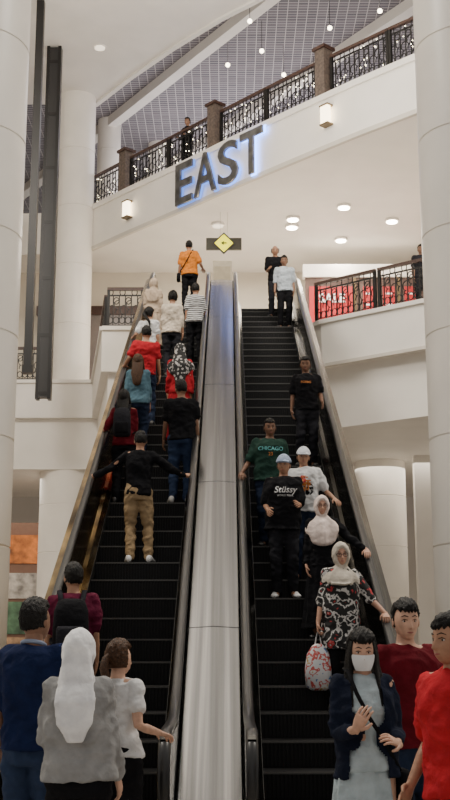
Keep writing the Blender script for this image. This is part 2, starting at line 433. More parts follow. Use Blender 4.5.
    for tp in tops:
        nm = tp.get('name', 'shirt'); lo = tp.get('loose', .018); sl = tp.get('sleeve', .62); hem = tp.get('hem', .86)
        Q = MB(); rw = [r for r in rows if r[0] > hem + .03 and r[0] < 1.44]
        hemr = (hem, (rows[1][1]) + lo + .008, rows[1][2] + lo + .010, 0)
        rr = [hemr] + [(z, rx + lo, ry + lo, yo) for z, rx, ry, yo in rw]
        if lo > .025: rr = [(z, max(rx, rows[1][1] * .96 + lo) if z < 1.2 else rx, ry, yo) for z, rx, ry, yo in rr]
        rr += [(1.45, .074, .066, -.008)]
        Q.rings_z(rr, T)
        for sd, S, E, W, d, n in arms:
            Q.tube([T @ V((sd * .07, -.01, 1.40)), S], [.050, .058 + lo * .3])
            if sl > 0:
                if sl <= 1: pts = [S, S.lerp(E, sl * .5), S.lerp(E, sl)]; rd = [.057 + lo * .3, .058 + lo * .35, .058 + lo * .45]
                else: pts = [S, S.lerp(E, .5), E, E.lerp(W, (sl - 1) * .5), E.lerp(W, sl - 1)]; rd = [.057 + lo * .3, .054 + lo * .2, .046 + lo * .3, .044 + lo * .2, .034 + lo * .25]
                Q.tube(pts, rd, n=16)
        m2 = remesh(Q, vox, 3); wrinkle(m2, tp.get('fold', .018), len(label) * 1.7)
        if tp.get('open'):
            bm = bmesh.new(); bm.from_mesh(m2)
            dl = [f for f in bm.faces if (lambda c: c.y > .03 and abs(c.x) < tp['open'] * (1 + .6 * (1.45 - c.z)) and not any((c - E.lerp(W, .5)).length < .12 for _, _, E, W, _, _ in arms))(f.calc_center_median())]
            bmesh.ops.delete(bm, geom=dl, context='FACES'); bm.to_mesh(m2); bm.free()
        scale_me(m2, k)
        link(nm, m2, tp['m'], root, True)
        if tm is None: tm = m2
        if tp.get('collar'):
            cl = MB(); cl.tube([T @ V((.066 * math.cos(a), -.006 + .062 * math.sin(a), 1.455 - .018 * math.sin(a))) for a in [PI / 2 + 2 * PI * q / 20 for q in range(21)]], .012, n=8)
            cl.build('collar', tp['collar'] if tp['collar'] is not True else tp['m'], root, True, scale=k)
    if prints:
        bv = BVHTree.FromPolygons([v.co[:] for v in tm.vertices], [p.vertices[:] for p in tm.polygons])
        for (tx, size, zz, cm, dx) in prints:
            if tx.startswith('#'):
                a = size; mb2 = MB(); nn = 14; r2 = random.Random(tx); ph = r2.uniform(0, 9)
                mb2.v = [(a * (i / nn - .5), a * 1.2 * (j / nn - .5), 0) for j in range(nn + 1) for i in range(nn + 1)]
                mb2.f = [(j * (nn + 1) + i, j * (nn + 1) + i + 1, (j + 1) * (nn + 1) + i + 1, (j + 1) * (nn + 1) + i) for j in range(nn) for i in range(nn)
                         if noise.noise(V((i * .45 + ph, j * .45, ph))) > -.08 and math.hypot(i - 6.5, j - 6.5) < 7.2]
                me = mb2.mesh()
            else: me = text_mesh(tx, size, offset=size * .012)
            for v in me.vertices:
                u, w = v.co.x, v.co.y
                if tx[0] == 'S' and not tx.startswith('SA'): u += w * .25
                h = bv.ray_cast(V((-(u + dx), 1., zz * k + w)), V((0, -1, 0)))[0]
                v.co = (-(u + dx), (h.y if h else .14) + .007, zz * k + w)
            link('chest_print', me, cm, root)
    return root
def worn(name, label, cat, per, origin):
    R = Matrix.Translation(per.location) @ Matrix.Rotation(per.rotation_euler[2], 4, 'Z')
    return thing(name, label, cat, R @ V(origin), per.rotation_euler[2]), V(origin)
def off(mb, o): mb.v = [(x - o.x, y - o.y, z - o.z) for x, y, z in mb.v]; return mb
def backpack(label, per, k, m1, m2, w=.15):
    t, o = worn('backpack', label, 'backpack', per, (0, -.22 * k, .95 * k))
    b = MB(); b.rings_z([(.97, w * .8, .06, -.21), (1.0, w, .085, -.22), (1.15, w, .095, -.225), (1.3, w * .95, .085, -.215), (1.38, w * .75, .06, -.2), (1.40, w * .4, .03, -.19)], None, 28, 3.2)
    b.v = [(x * k, y * k, z * k) for x, y, z in b.v]; off(b, o).build('bag_body', m1, t, True)
    b = MB(); b.rings_z([(1.0, w * .7, .03, -.31), (1.02, w * .78, .04, -.31), (1.14, w * .78, .04, -.315), (1.17, w * .7, .03, -.31)], None, 24, 3)
    b.v = [(x * k, y * k, z * k) for x, y, z in b.v]; off(b, o).build('front_pocket', m2, t, True)
    for sd in (1, -1):
        b = MB(); b.tube([V(p) * k for p in ((sd * .09, -.15, 1.38), (sd * .105, -.09, 1.47), (sd * .11, .0, 1.475), (sd * .115, .11, 1.41), (sd * .125, .155, 1.28), (sd * .165, .10, 1.12), (sd * .16, -.1, 1.03))], .022 * k, n=8, flat=.35, up=(1, 0, 0))
        off(b, o).build('shoulder_strap', m2, t, True)
    return t
def crossbag(label, per, k, m, side=1, dy=0.):
    t, o = worn('shoulder_bag', label, 'bag', per, (side * .22 * k, .0, .75 * k))
    b = MB(); s = -side
    b.tube([V(p) * k for p in ((side * .2, .07, .9), (side * .1, .165 + dy, 1.05), (0, .175 + dy, 1.2), (s * .07, .155 + dy, 1.34), (s * .10, .07, 1.465), (s * .1, -.04, 1.485), (s * .06, -.14, 1.38), (side * .05, -.165, 1.15), (side * .18, -.1, .95), (side * .2, .0, .9))], .012 * k, n=8, flat=.4)
    off(b, o).build('strap', m, t, True)
    b = MB(); b.rings_z([(.72, .035, .09, 0), (.74, .045, .11, 0), (.88, .042, .105, 0), (.90, .02, .08, 0)], None, 24, 3.5)
    b.v = [((x + side * .235) * k, y * k, z * k) for x, y, z in b.v]; off(b, o).build('bag_body', m, t, True)
    return t

# ------------------------------------------------------------------ the building
SY, SR = .4, .2309                       # step run and rise
def step_y(k): return 9.98 + SY * k
def step_z(k): return SR * k
floor_m = ramp_mat('polished_floor_tiles', 'noise', 1.5, [(.3, (.30, .27, .24)), (.7, (.42, .39, .35))], rough=.18, const=False)
struct(MB().box(-16, 16, -6, 44, -.2, 0).build('floor', floor_m))
east = [(-4.6, 34.6), (-3.0, 32.75), (-1.37, 30.95), (.24, 29.1), (1.84, 27.35), (3.1, 26.0), (4.31, 24.8), (6.8, 22.5)]
struct(MB().prism([(-10, 34.9)] + east + [(14, 22.5), (14, 40), (-10, 40)], 13.62, 15.0).build('ceiling_lower', WHITE))
up = [(-10, 33.3), (-4.0, 33.3), (-3.1, 27.45), (1.95, 27.45), (2.25, 26.9), (4.27, 25.3), (7.2, 23.0), (14, 23.0), (14, 40), (-10, 40)]
struct(MB().prism(up, 8.1, 9.2).build('floor_upper', WHITE))
up2 = [(-10, 33.5), (-3.85, 33.5), (-2.95, 27.65), (2.05, 27.65), (2.4, 27.1), (4.4, 25.55), (7.3, 23.25), (13.9, 23.25), (13.9, 39.9), (-10, 39.9)]
struct(MB().prism(up2, 6.6, 8.1).build('ceiling_ground', WHITE))
def strip(name, pts, w, z0, z1, m):
    b = MB()
    for a, c in zip(pts[:-1], pts[1:]): b.obox(a, c, w, z0, z1)
    return struct(b.build(name, m))
strip('trim_1', east, .12, 14.9, 15.06, WHITE)
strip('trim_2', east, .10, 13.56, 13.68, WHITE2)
strip('trim_3', up[3:7], .12, 9.14, 9.24, WHITE)
strip('trim_4', up[:3] + [(-1.95, 27.45)], .12, 9.14, 9.24, WHITE)
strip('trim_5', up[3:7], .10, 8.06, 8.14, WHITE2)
edge = [(-4.3, 34.6), (-3.0, 32.75), (-1.6, 30.95), (-.2, 29.35), (1.0, 28.2), (3.2, 26.3)]
struct(MB().prism(edge + [(3.2, 12), (-14, 12), (-14, 34.6)], 18.7, 19.4).build('ceiling_left', WHITE))
strip('trim_7', edge, .14, 18.62, 18.8, WHITE)
gridm = bpy.data.materials.new('mesh_ceiling'); gridm.use_nodes = True
nt = gridm.node_tree; bs = nt.nodes['Principled BSDF']; tc = nt.nodes.new('ShaderNodeTexCoord'); br = nt.nodes.new('ShaderNodeTexBrick')
br.inputs['Scale'].default_value = 3.0; br.inputs['Mortar Size'].default_value = .035; br.inputs['Color1'].default_value = (.19, .175, .195, 1); br.inputs['Color2'].default_value = (.13, .12, .14, 1)
br.inputs['Mortar'].default_value = (.55, .52, .52, 1); br.inputs['Brick Width'].default_value = .9; br.inputs['Row Height'].default_value = .45; br.offset = 0
nt.links.new(tc.outputs['Object'], br.inputs['Vector']); nt.links.new(br.outputs['Color'], bs.inputs['Base Color']); bs.inputs['Roughness'].default_value = .8
struct(MB().box(-14, 18, 20, 54, 20.2, 20.4).build('ceiling_mesh', gridm))
bmb = MB()
for x0 in (-9, -4.5, 0, 4.5, 9): bmb.obox((x0, 46), (x0 + 16 * .66, 46 - 16), .35, 19.85, 20.2)
struct(bmb.build('trim_6', WHITE))
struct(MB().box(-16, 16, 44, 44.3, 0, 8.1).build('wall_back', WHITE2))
cream = mat('cream_wall', (.70, .64, .54), .6, 0, .04, 1)
struct(MB().box(-12, 14, 36.5, 36.8, 9.2, 13.62).build('wall_upper', cream))
struct(MB().box(-14, 18, 54, 54.3, 15, 20.4).build('wall_top', WHITE))
struct(MB().box(-14.3, -14, 14, 54, 0, 20.4).build('wall_left', WHITE2))
struct(MB().box(16, 16.3, 14, 54, 0, 20.4).build('wall_right', WHITE2))
struct(MB().box(5.05, 9, 31.0, 31.3, 0, 6.6).build('wall_panel', WHITE))
struct(MB().box(-10, -6.3, 29.2, 33.2, 13.9, 15.0).build('floor_side', WHITE))

def column(x, y, r, z0, z1, label, first=None, pitch=1.4, g=.016, n=72):
    b = MB(); z = z0 + (first if first else pitch)
    prof = [(z0, r)]
    while z < z1 - .1:
        prof += [(z - .016, r), (z - .008, r - g), (z + .008, r - g), (z + .016, r)]; z += pitch
    prof.append((z1, r))
    b.loft([[(r_ * math.cos(2 * PI * j / n), r_ * math.sin(2 * PI * j / n), zz) for j in range(n)] for zz, r_ in prof])
    o = b.build('column', COLM, None, True, (x, y, 0))
    if hasattr(o.data, 'set_sharp_from_angle'): o.data.set_sharp_from_angle(angle=math.radians(35))
    return tag(o, label, 'column')
column(-3.59, 15, .76, 0, 18.7, 'big white round column at the left edge of the photo, running full height')
column(3.42, 15, .76, 0, 18.7, 'big white round column at the right edge of the photo, running full height')
column(-4.80, 34.2, .58, 9.2, 18.7, 'slimmer white round column standing on the upper floor beside the black steel posts', pitch=1.9)
column(-4.78, 34.35, .84, 0, 6.6, 'thick white column below the left balcony, beside the escalator', pitch=1.4)
column(4.29, 32.3, .70, 0, 6.6, 'white round column under the right balcony', pitch=1.4)
for (x, y, r, l) in ((-4.3, 39, .42, 'thin white column on the top level, left of the pair behind the railing'), (-2.6, 41, .42, 'thin white column on the top level, right of the pair behind the railing')):
    column(x, y, r, 15.0, 20.2, l, pitch=2)
p = thing('steel_frame_post', 'tall wide black steel post hanging beside the upper left column', 'post', (-5.07, 31.0, 8.15))
MB().box(-.21, -.12, -.14, .14, 0, 10.55).build('upright', IRON, p); MB().box(.12, .21, -.14, .14, 0, 10.55).build('upright', IRON, p)
MB().box(-.12, .12, -.13, .13, .05, 10.5).build('infill_panel', mat('dark_panel', (.012, .011, .012), .45), p)
for z in range(7): MB().box(-.12, .12, -.14, .14, .1 + z * 1.65, .2 + z * 1.65).build('cross_bar', IRON, p)
p = thing('steel_post', 'narrower black steel post left of the wide black one', 'post', (-5.08, 28.5, 8.3))
MB().box(-.10, .10, -.1, .1, .2, 10.4).build('post_body', IRON, p); MB().box(-.13, .13, -.13, .13, 0, .2).build('end_cap', IRON, p)

bead = mat('fairy_light_glow', (1, .9, .7), .4, emit=(1, .86, .6), es=9)
def railing(p0, p1, z, label, group, nb=None, h=1.08, lights=0):
    a = V((p0[0], p0[1], 0)); b = V((p1[0], p1[1], 0)); L = (b - a).length; ang = math.atan2(b.y - a.y, b.x - a.x)
    t = thing('railing', label, 'railing', (a.x, a.y, z), ang, group)
    MB().box(0, L, -.045, .045, h - .07, h).build('handrail', WOOD, t)
    MB().box(0, L, -.015, .015, .08, .12).build('bottom_rail', IRON, t)
    MB().box(0, L, -.015, .015, h - .22, h - .185).build('top_rail', IRON, t)
    for x in (0.03, L - .03): MB().box(x - .035, x + .035, -.035, .035, 0, h - .05).build('post', IRON, t)
    nb = nb or int(L / .15); dx = L / nb
    bal = MB().box(-.012, .012, -.012, .012, .11, h - .2).mesh('baluster')
    R_ = dx * .44
    rg = MB(); rg.tube([(R_ * math.cos(q * PI / 8), 0, R_ * 1.3 * math.sin(q * PI / 8)) for q in range(17)], .013, n=5, ends=False); rgm = rg.mesh('scroll')
    sg = MB(); sg.tube([(R_ * (1 - q / 26) * math.cos(q * PI / 6) * .95, 0, .17 - .17 * q / 9 + R_ * .7 * math.sin(q * PI / 6)) for q in range(19)], .013, n=5, ends=False); sgm = sg.mesh('scroll')
    for i in range(1, nb): link('baluster', bal, IRON, t, False, (i * dx, 0, 0))
    for i in range(nb):
        link('scroll', sgm, IRON, t, False, ((i + .5) * dx, 0, .50 + (.08 if i % 2 else -.05)))
        link('scroll', rgm, IRON, t, False, ((i + .5) * dx, 0, h - .12 if i % 2 == 0 else h - .34))
        link('scroll', rgm, IRON, t, False, ((i + .5) * dx, 0, .24))
    if lights:
        fb = MB(); rnd = random.Random(label)
        for q in range(lights): fb.ell((rnd.uniform(.1, L - .1), -.03, rnd.uniform(.15, h - .15)), .014, .014, .014, 6, 4)
        o = fb.build('fairy_lights', bead, t); o['kind'] = 'stuff'
    return t
def lerp_line(pts, s):
    tot = 0; segs = []
    for a, b in zip(pts[:-1], pts[1:]): l = math.dist(a, b); segs.append((tot, l, a, b)); tot += l
    for t0, l, a, b in segs:
        if s <= t0 + l + 1e-6: q = (s - t0) / l; return (a[0] + (b[0] - a[0]) * q, a[1] + (b[1] - a[1]) * q)
    return pts[-1]
eastr = [(x + .12, y + .12) for x, y in east]
n_e = 8; tl = sum(math.dist(a, b) for a, b in zip(eastr[:-1], eastr[1:])); ords = ['first', 'second', 'third', 'fourth', 'fifth', 'sixth', 'seventh', 'eighth']
for i in range(n_e):
    pier = lambda q: .24 if q in (1, 3, 5) else .01
    a = lerp_line(eastr, tl * i / n_e + pier(i)); b = lerp_line(eastr, tl * (i + 1) / n_e - pier(i + 1))
    railing(a, b, 15.0, 'black ornamental railing panel above the blue-lit letters, %s panel from the left' % ords[i], 'railing panels on the top balcony', h=1.15, lights=16)
pil = mat('dark_stone', (.12, .09, .075), .5, 0, .3, 12)
for i in (1, 3, 5):
    a = lerp_line(eastr, tl * i / n_e)
    t = thing('railing_pier', 'square dark stone pier in the top balcony railing, %s' % {1: 'leftmost of three', 3: 'middle of three', 5: 'rightmost of three'}[i], 'pier', (a[0], a[1], 15.06), math.radians(-48), 'piers in the top railing')
    MB().box(-.16, .16, -.16, .16, 0, 1.3).build('shaft', pil, t); MB().box(-.21, .21, -.21, .21, 1.3, 1.38).build('cap', WOOD, t)
railing((2.15, 27.25), (3.5, 26.15), 9.2, 'black ornamental railing panel right of the escalator top', 'railing panels on the right balcony')
railing((3.55, 26.1), (4.9, 25.05), 9.2, 'black ornamental railing panel below the red shop, right-hand one', 'railing panels on the right balcony')
railing((4.95, 25.0), (6.4, 23.85), 9.2, 'railing panel on the right balcony running behind the big column', 'railing panels on the right balcony')
railing((-3.0, 27.6), (-2.1, 27.6), 9.2, 'short black railing panel left of the escalator top', 'railing panels on the left balcony')
railing((-3.85, 33.2), (-3.1, 28.2), 9.2, 'long black railing receding along the left balcony edge', 'railing panels on the left balcony', nb=30)
railing((-8.0, 33.45), (-5.65, 33.45), 9.2, 'black railing panel behind the black steel posts', 'railing panels on the left balcony')
railing((-8.3, 29.3), (-6.35, 29.3), 15.0, 'black railing panel on the side gallery past the big left column, facing the hall', 'railing panels on the side gallery')
railing((-6.35, 29.4), (-6.35, 32.9), 15.0, 'black railing panel on the side gallery, receding towards the posts', 'railing panels on the side gallery', nb=20)

# EAST letters
d2 = (V((1.84, 27.35, 0)) - V((-1.37, 30.95, 0))).normalized(); nrm = V((0, 0, 1)).cross(d2) * -1
if nrm.y > 0: nrm = -nrm
letter_m = mat('grey_metal_letter_face', (.24, .245, .255), .28, .85, .3, 3)
A0 = V((-1.32, 30.9, 13.62)); sign = thing('wall_sign', 'large grey metal letters EAST with blue backlight on the white balcony front', 'sign', A0 + nrm * .03)
xs = 0.0
for ch, wd, es in (('E', .72, 1.2), ('A', .92, 1.8), ('S', .80, 3.2), ('T', .86, 9)):
    blue_m = mat('blue_backlight_' + ch, (.05, .15, .6), .5, emit=(.16, .34, 1.0), es=es)
    for nm, ex, ofs, mm, outp, e_ in (('letter', .035, .020, letter_m, .17, 0), ('backlight', .012, .026, blue_m, .085, .015 if ch != 'T' else .03)):
        me = text_mesh(ch, 1.62, ex, ofs, 'LEFT', 1.0)
        x0 = min(v.co.x for v in me.vertices); x1 = max(v.co.x for v in me.vertices); y0 = min(v.co.y for v in me.vertices); y1 = max(v.co.y for v in me.vertices)
        w_t = wd + 2 * e_; h_t = 1.22 + 2 * e_
        for v in me.vertices:
            u = (v.co.x - x0) / (x1 - x0) * w_t + xs - e_; w = (v.co.y - y0) / (y1 - y0) * h_t + .05 - e_; q = v.co.z + outp
            v.co = d2 * u + V((0, 0, w)) + nrm * q
        me.update()
        if nm == 'letter': par = link('letter', me, mm, sign); par['label'] = 'grey metal letter ' + ch
        else: link('backlight', me, mm, par)
    xs += wd + .09
def lamp(kind, loc, energy, col=(1, .9, .78), size=.2, rot=(0, 0, 0), **kw):
    l = bpy.data.lights.new('lamp', kind); l.energy = energy; l.color = col
    if kind == 'AREA': l.shape = 'RECTANGLE'; l.size = size; l.size_y = kw.get('sy', size)
    elif kind == 'SPOT': l.spot_size = kw.get('ang', 2.2); l.spot_blend = .8; l.shadow_soft_size = size
    else: l.shadow_soft_size = size
    o = bpy.data.objects.new('lamp', l); C.objects.link(o); o.location = loc; o.rotation_euler = rot; return o
glow = mat('warm_lamp_glass', (.9, .8, .6), .4, emit=(1, .82, .55), es=6)
brass = mat('dark_brass', (.2, .15, .09), .35, .9)
for (xp, yp, l) in ((130, 210, 'small glowing wall lamp on the balcony front left of the letters'), (330, 116, 'small glowing wall lamp on the balcony front right of the letters')):
    best = min((abs(xat(xp, q[1], 14.2) - q[0]), q) for q in [lerp_line(east, tl * s / 400) for s in range(400)])[1]
    zz = min(((abs(head_y(best[1], z / 50) - yp)), z / 50) for z in range(650, 780))[1]
    t = thing('wall_lamp', l, 'lamp', V((best[0], best[1], zz - .28)) + nrm * .1, math.atan2(d2.y, d2.x), 'wall lamps on the top balcony front')
    MB().box(-.12, .12, -.09, .03, .04, .5).build('shade', glow, t); MB().box(-.14, .14, -.11, .1, 0, .04).build('base', brass, t); MB().box(-.14, .14, -.11, .1, .5, .54).build('cap', brass, t)
for i, (xp, yp, wr) in enumerate(((292, 226, 'nearest the two men at the escalator top'), (344, 206, 'closest to the balcony front'), (341, 239, 'above the red shop, left'), (392, 220, 'rightmost'), (293, 218, 'second of the close pair'), (218, 224, 'above the hanging yellow sign'), (100, 47, 'alone on the white ceiling at the top left'))):
    lv = 13.6 if i < 6 else 18.7
    x, y = on_level(xp, yp, lv)
    t = thing('downlight', 'round recessed ceiling light ' + ('under the top balcony, ' if i < 6 else '') + wr, 'ceiling light', (x, y, lv - .06 if i < 6 else lv - .02), 0, 'recessed ceiling lights')
    n = 24
    MB().loft([[(r * math.cos(2 * PI * j / n), r * math.sin(2 * PI * j / n), z) for j in range(n)] for r, z in ((.2, .07), (.2, .0), (.15, .0), (.14, .05))]).build('trim_ring', WHITE, t)
    MB().loft([[(.15 * math.cos(2 * PI * j / n), .15 * math.sin(2 * PI * j / n), z) for j in range(n)] for z in (-.02, .03)]).build('bulb', mat('lamp_disc', (1, .9, .75), .4, emit=(1, .85, .65), es=45) if i < 5 else mat('lamp_disc_dim', (.9, .85, .75), .4, emit=(1, .85, .65), es=1.5), t)
    if i < 5: lamp('SPOT', (x, y, 13.5), 380, size=.1)
for i, (xp, yp) in enumerate(((172, 42), (205, 22), (228, 62), (250, 18), (284, 72), (314, 82), (262, 48), (330, 25), (380, 8))):
    x, y = on_level(xp, yp, 19.3)
    t = thing('pendant_light', 'small globe light hanging from the mesh ceiling, ' + ['leftmost', 'high, second from left', 'low, third from left', 'high, left of centre', 'low, right of centre', 'lowest of all', 'middle one', 'high, right side', 'rightmost'][i], 'ceiling light', (x, y, 19.2), 0, 'small hanging globes over the top level')
    MB().ell((0, 0, 0), .07, .07, .07, 14, 10).build('globe', mat('globe_glow', (1, .9, .7), .4, emit=(1, .86, .62), es=12), t, True)
    MB().tube([(0, 0, .07), (0, 0, 1.0)], .008, n=6).build('wire', IRON, t)
t = thing('hanging_sign', 'dark bar sign with a lit yellow diamond hanging over the escalator top', 'sign', (0, 31.0, 12.3)); t.location.x = xat(224, 31, 12.4)
zz = min((abs(head_y(31.0, z / 50) - 244), z / 50) for z in range(500, 680))[1]; t.location.z = zz
MB().box(-.50, .50, -.05, .05, -.17, .17).build('panel', mat('dark_olive_panel', (.03, .028, .015), .5), t)
def dia(r, y0, y1): return MB().loft([[(0, yy, -r), (r, yy, 0), (0, yy, r), (-r, yy, 0)] for yy in (y0, y1)])
dia(.32, -.088, -.051).build('dark_housing', mat('dark_housing', (.02, .02, .012), .5), t)
dia(.26, -.098, -.089).build('lit_face', mat('yellow_lit', (.8, .75, .0), .5, emit=(.85, .80, .0), es=1.5), t)
MB().loft([[(-.09, yy, 0), (0, yy, .07), (0, yy, .02), (.09, yy, .02), (.09, yy, -.02), (0, yy, -.02), (0, yy, -.07)] for yy in (-.103, -.097)]).build('arrow', mat('dark_green', (.05, .09, .0), .5), t)
for s in (-.1, .1): MB().tube([(s, 0, .16), (s, 0, 13.6 - zz)], .006, n=6).build('rod', WHITE2, t)

redm = mat('red_poster', (.40, .015, .02), .5, emit=(.8, .02, .03), es=.10)  # posters given a faint glow of their own, though no lamps
t = thing('shopfront', 'red shopfront with white SALE lettering behind the right balcony railing', 'shop', (2.35, 33.6, 9.2))
MB().box(0, 4.4, 0, .15, 0, 3.3).build('window_wall', mat('shop_glass', (.13, .09, .08), .15), t)
vin = mat('white_vinyl', (.8, .8, .8), .5, emit=(1, 1, 1), es=.15)  # lettering and stripes also given a faint added glow
for a, b_, z0 in ((.12, 1.42, 1.5), (1.75, 2.05, .35), (2.35, 2.7, .9), (3.0, 3.4, .35), (3.75, 4.25, .8)):
    MB().box(a, b_, -.05, 0, z0, 3.0).build('poster', redm, t)
    if a > 1:
        for q in (2.75, 2.4, 2.1): MB().box(a + .08, b_ - .08, -.06, -.05, q, q + .05).build('poster_stripe', vin, t)
MB().box(-.06, 4.46, -.08, .2, 3.3, 3.7).build('fascia', WHITE, t)
me = text_mesh('SALE', .38, .01, .008)
for v in me.vertices: v.co = (v.co.x + .80, -.07 - v.co.z, v.co.y + 2.5)
link('lettering', me, vin, t)
for x in (1.5, 2.82): MB().box(x - .04, x + .04, -.06, 0, 0, 3.3).build('mullion', brass, t)
for i, (hx_, c_) in enumerate(((1.9, (.3, .25, .2)), (2.45, (.5, .5, .5)), (3.2, (.05, .05, .06)), (3.9, (.35, .05, .05)))):
    mq = mat('shop_display_%d' % i, c_, .8)
    MB().rings_z([(.15, .12, .09, -.12), (.7, .13, .1, -.12), (.85, .19, .1, -.12), (.92, .06, .05, -.12), (1.1, .07, .07, -.12)]).build('window_display', mq, t, True, (hx_, 0, 0))
wm = mat('window_display', (.2, .17, .16), .3)
t = thing('shopfront', 'dim shop window on the upper floor behind the left railing', 'shop', (-6.2, 36.3, 9.2))
MB().box(0, 3.4, 0, .15, 0, 2.9).build('window_wall', wm, t); MB().box(-.05, 3.45, -.05, .15, 2.9, 3.2).build('fascia', WOOD, t)
t = thing('advertising_panel', 'orange and white advertising panel on the ground floor by the left column', 'poster', (-7.7, 37.0, 0))
MB().box(0, 1.9, 0, .2, 0, 5.4).build('frame', mat('panel_frame', (.16, .08, .05), .5), t)
for z0, z1, c, q in ((4.1, 5.0, (.50, .15, .03), 'a'), (3.0, 3.8, (.42, .38, .34), 'b'), (1.9, 2.9, (.08, .16, .09), 'c'), (.4, 1.8, (.42, .26, .15), 'd')):
    MB().box(.1, 1.8, -.03, 0, z0, z1).build('print', mat('advert_' + q, c, .5, 0, .5, 3), t)

# ------------------------------------------------------------------ escalators
base = [(8.5, 0), (9.3, 0), (9.75, .01), (10.05, .08), (10.4, .2425)] + [(y, (y - 9.98) * .57735) for y in (13, 16, 19, 22, 25.2)] + [(25.55, 8.98), (25.85, 9.13), (26.2, 9.2), (27.4, 9.2)]
def sweep(prof, x, path=base, zmin=.004):
    b = MB(); b.loft([[(x + px, y, max(zmin, z + pz)) for px, pz in prof] for y, z in path]); return b
def hand_path():
    pts = [(8.9, .30)]
    for q in range(9): a = -PI / 2 - PI * q / 8; pts.append((8.72 + .325 * math.cos(a), .62 + .325 * math.sin(a)))
    pts += [(9.3, .945), (9.7, .955), (10.0, 1.02), (10.35, .95 + .214)]
    pts += [(y, .95 + (y - 9.98) * .57735) for y in (12, 14, 16, 18, 20, 22, 24, 25.4)]
    pts += [(25.8, 10.06), (26.2, 10.14), (26.8, 10.145)]
    for q in range(9): a = PI / 2 - PI * q / 8; pts.append((27.1 + .3 * math.cos(a), 9.845 + .3 * math.sin(a)))
    return pts
HP = hand_path()
def escalator(label, xl, xr, outer):
    t = thing('escalator', label, 'escalator', ((xl + xr) / 2, 9.0, 0)); cx = (xl + xr) / 2; O = V((cx, 9.0, 0))
    for sd, hx in ((1, xl), (-1, xr)):
        out = .14 if (sd == outer) else .0
        e = .13 * sd
        pr = [(e, -.12), (e, .18), (e * .6, .26), (sd * .035, .30), (sd * .035, .9), (-sd * .035, .9), (-sd * .035, -.12)]
        if out: pr = pr[:6] + [(-sd * .035, .82), (-sd * out, .76), (-sd * out, -.9), (0, -.9)]
        off(sweep(pr, hx), O).build('balustrade', STEELG if sd == 1 and outer == 1 else STEEL, t)
        off(sweep([(e + sd * .004, .0), (e + sd * .004, .17), (e - sd * .004, .17), (e - sd * .004, 0)], hx), O).build('skirt', mat('dark_skirt', (.03, .03, .03), .4, .6), t)
        off(sweep([(-.03, .885), (.03, .885), (.024, .925), (-.024, .925)], hx), O).build('rail_guide', STEELL, t)
        if out: off(sweep([(-sd * .06, .822), (-sd * (out + .01), .765), (-sd * (out + .01), .79), (-sd * .06, .847)], hx), O).build('outer_deck', STEELG if sd == 1 else STEEL, t)
        b = MB(); rings = []
        for i, (y, z) in enumerate(HP):
            a = HP[max(0, i - 1)]; c = HP[min(len(HP) - 1, i + 1)]; tv = V((0, c[0] - a[0], c[1] - a[1])).normalized(); nv = V((0, -tv.z, tv.y))
            rings.append([V((hx, y, z)) + V((1, 0, 0)) * .045 * math.cos(2 * PI * j / 12) + nv * .028 * math.sin(2 * PI * j / 12) for j in range(12)])
        b.loft(rings); off(b, O).build('handrail', RUBBER, t, True)
        nw = MB(); nw.loft([[(hx + q, 8.72 + .29 * math.cos(a), .62 + .29 * math.sin(a)) for a in [2 * PI * s / 24 for s in range(24)]] for q in (-.03, .03)]); off(nw, O).build('newel_panel', STEEL, t)
    w = (xr - xl) / 2 - .135
    sm_, nm_ = MB(), MB()
    sm_.box(-w, w, -.2, .2, -.035, 0); sm_.box(-w, w, -.2, -.17, -SR, -.03)
    nr = 30
    for i in range(nr): x0 = -w + 2 * w * i / nr; sm_.box(x0 + w / nr * .5, x0 + w / nr * 1.5, -.216, -.2, -SR, -.014)
    ms = sm_.mesh('step'); nm_.box(-w, w, -.218, -.185, -.014, .003); mn = nm_.mesh('step_edge')
    for k in range(1, 40):
        s = link('step', ms, STEPM, t, False, (0, step_y(k) - 9.0, step_z(k))); link('step_edge', mn, NOSE, s)
    off(MB().box(cx - w, cx + w, 8.3, 10.18, .0, .012), O).build('landing_plate', STEEL, t)
    off(MB().box(cx - w, cx + w, 25.78, 27.4, 9.16, 9.2), O).build('landing_plate', STEEL, t)
    off(sweep([(-w, -.45), (w, -.45), (w, -1.2), (-w, -1.2)], cx, [p for p in base if p[0] > 10.3][:-1] + [(27.4, 9.2)], .0), O).build('truss', mat('truss_cladding', (.1, .1, .1), .5), t)
    return t
escalator('left escalator going up with black steps, carrying people seen from behind', -1.75, -.45, 1)
escalator('right escalator coming down with black steps, carrying people facing the camera', .17, 1.53, -1)
t = thing('divider', 'long brushed steel divider sloping between the two escalators', 'divider', (-.14, 9.0, 0)); O = V((-.14, 9.0, 0))
seams = [8.62, 11.6, 14.9, 18.6, 22.6, 26.2, 27.4]
def bz(y):
    if y < 10.4: return (y - 9.98) * .57735
    for (a, za), (b, zb) in zip(base[:-1], base[1:]):
        if a <= y <= b: return za + (zb - za) * (y - a) / (b - a)
    return 9.2
for a, b in zip(seams[:-1], seams[1:]):
    ys = [a + .008] + [p[0] for p in base if a + .02 < p[0] < b - .02] + [b - .008]
    off(sweep([(-.265, -.1), (-.265, .76), (-.245, .785), (.0, .80), (.245, .785), (.265, .76), (.265, -.1)], -.14, [(y, bz(y)) for y in ys]), O).build('panel', STEELD, t)
t = thing('control_cabinet', 'beige upright box between the tops of the two escalators', 'cabinet', (-.14, 27.62, 9.2))
MB().box(-.24, .24, -.12, .12, 0, 1.75).build('cabinet_body', mat('beige_box', (.5, .44, .33), .5), t); MB().box(-.2, .2, -.135, -.12, .15, 1.6).build('front_panel', mat('beige_panel', (.42, .36, .25), .4), t)

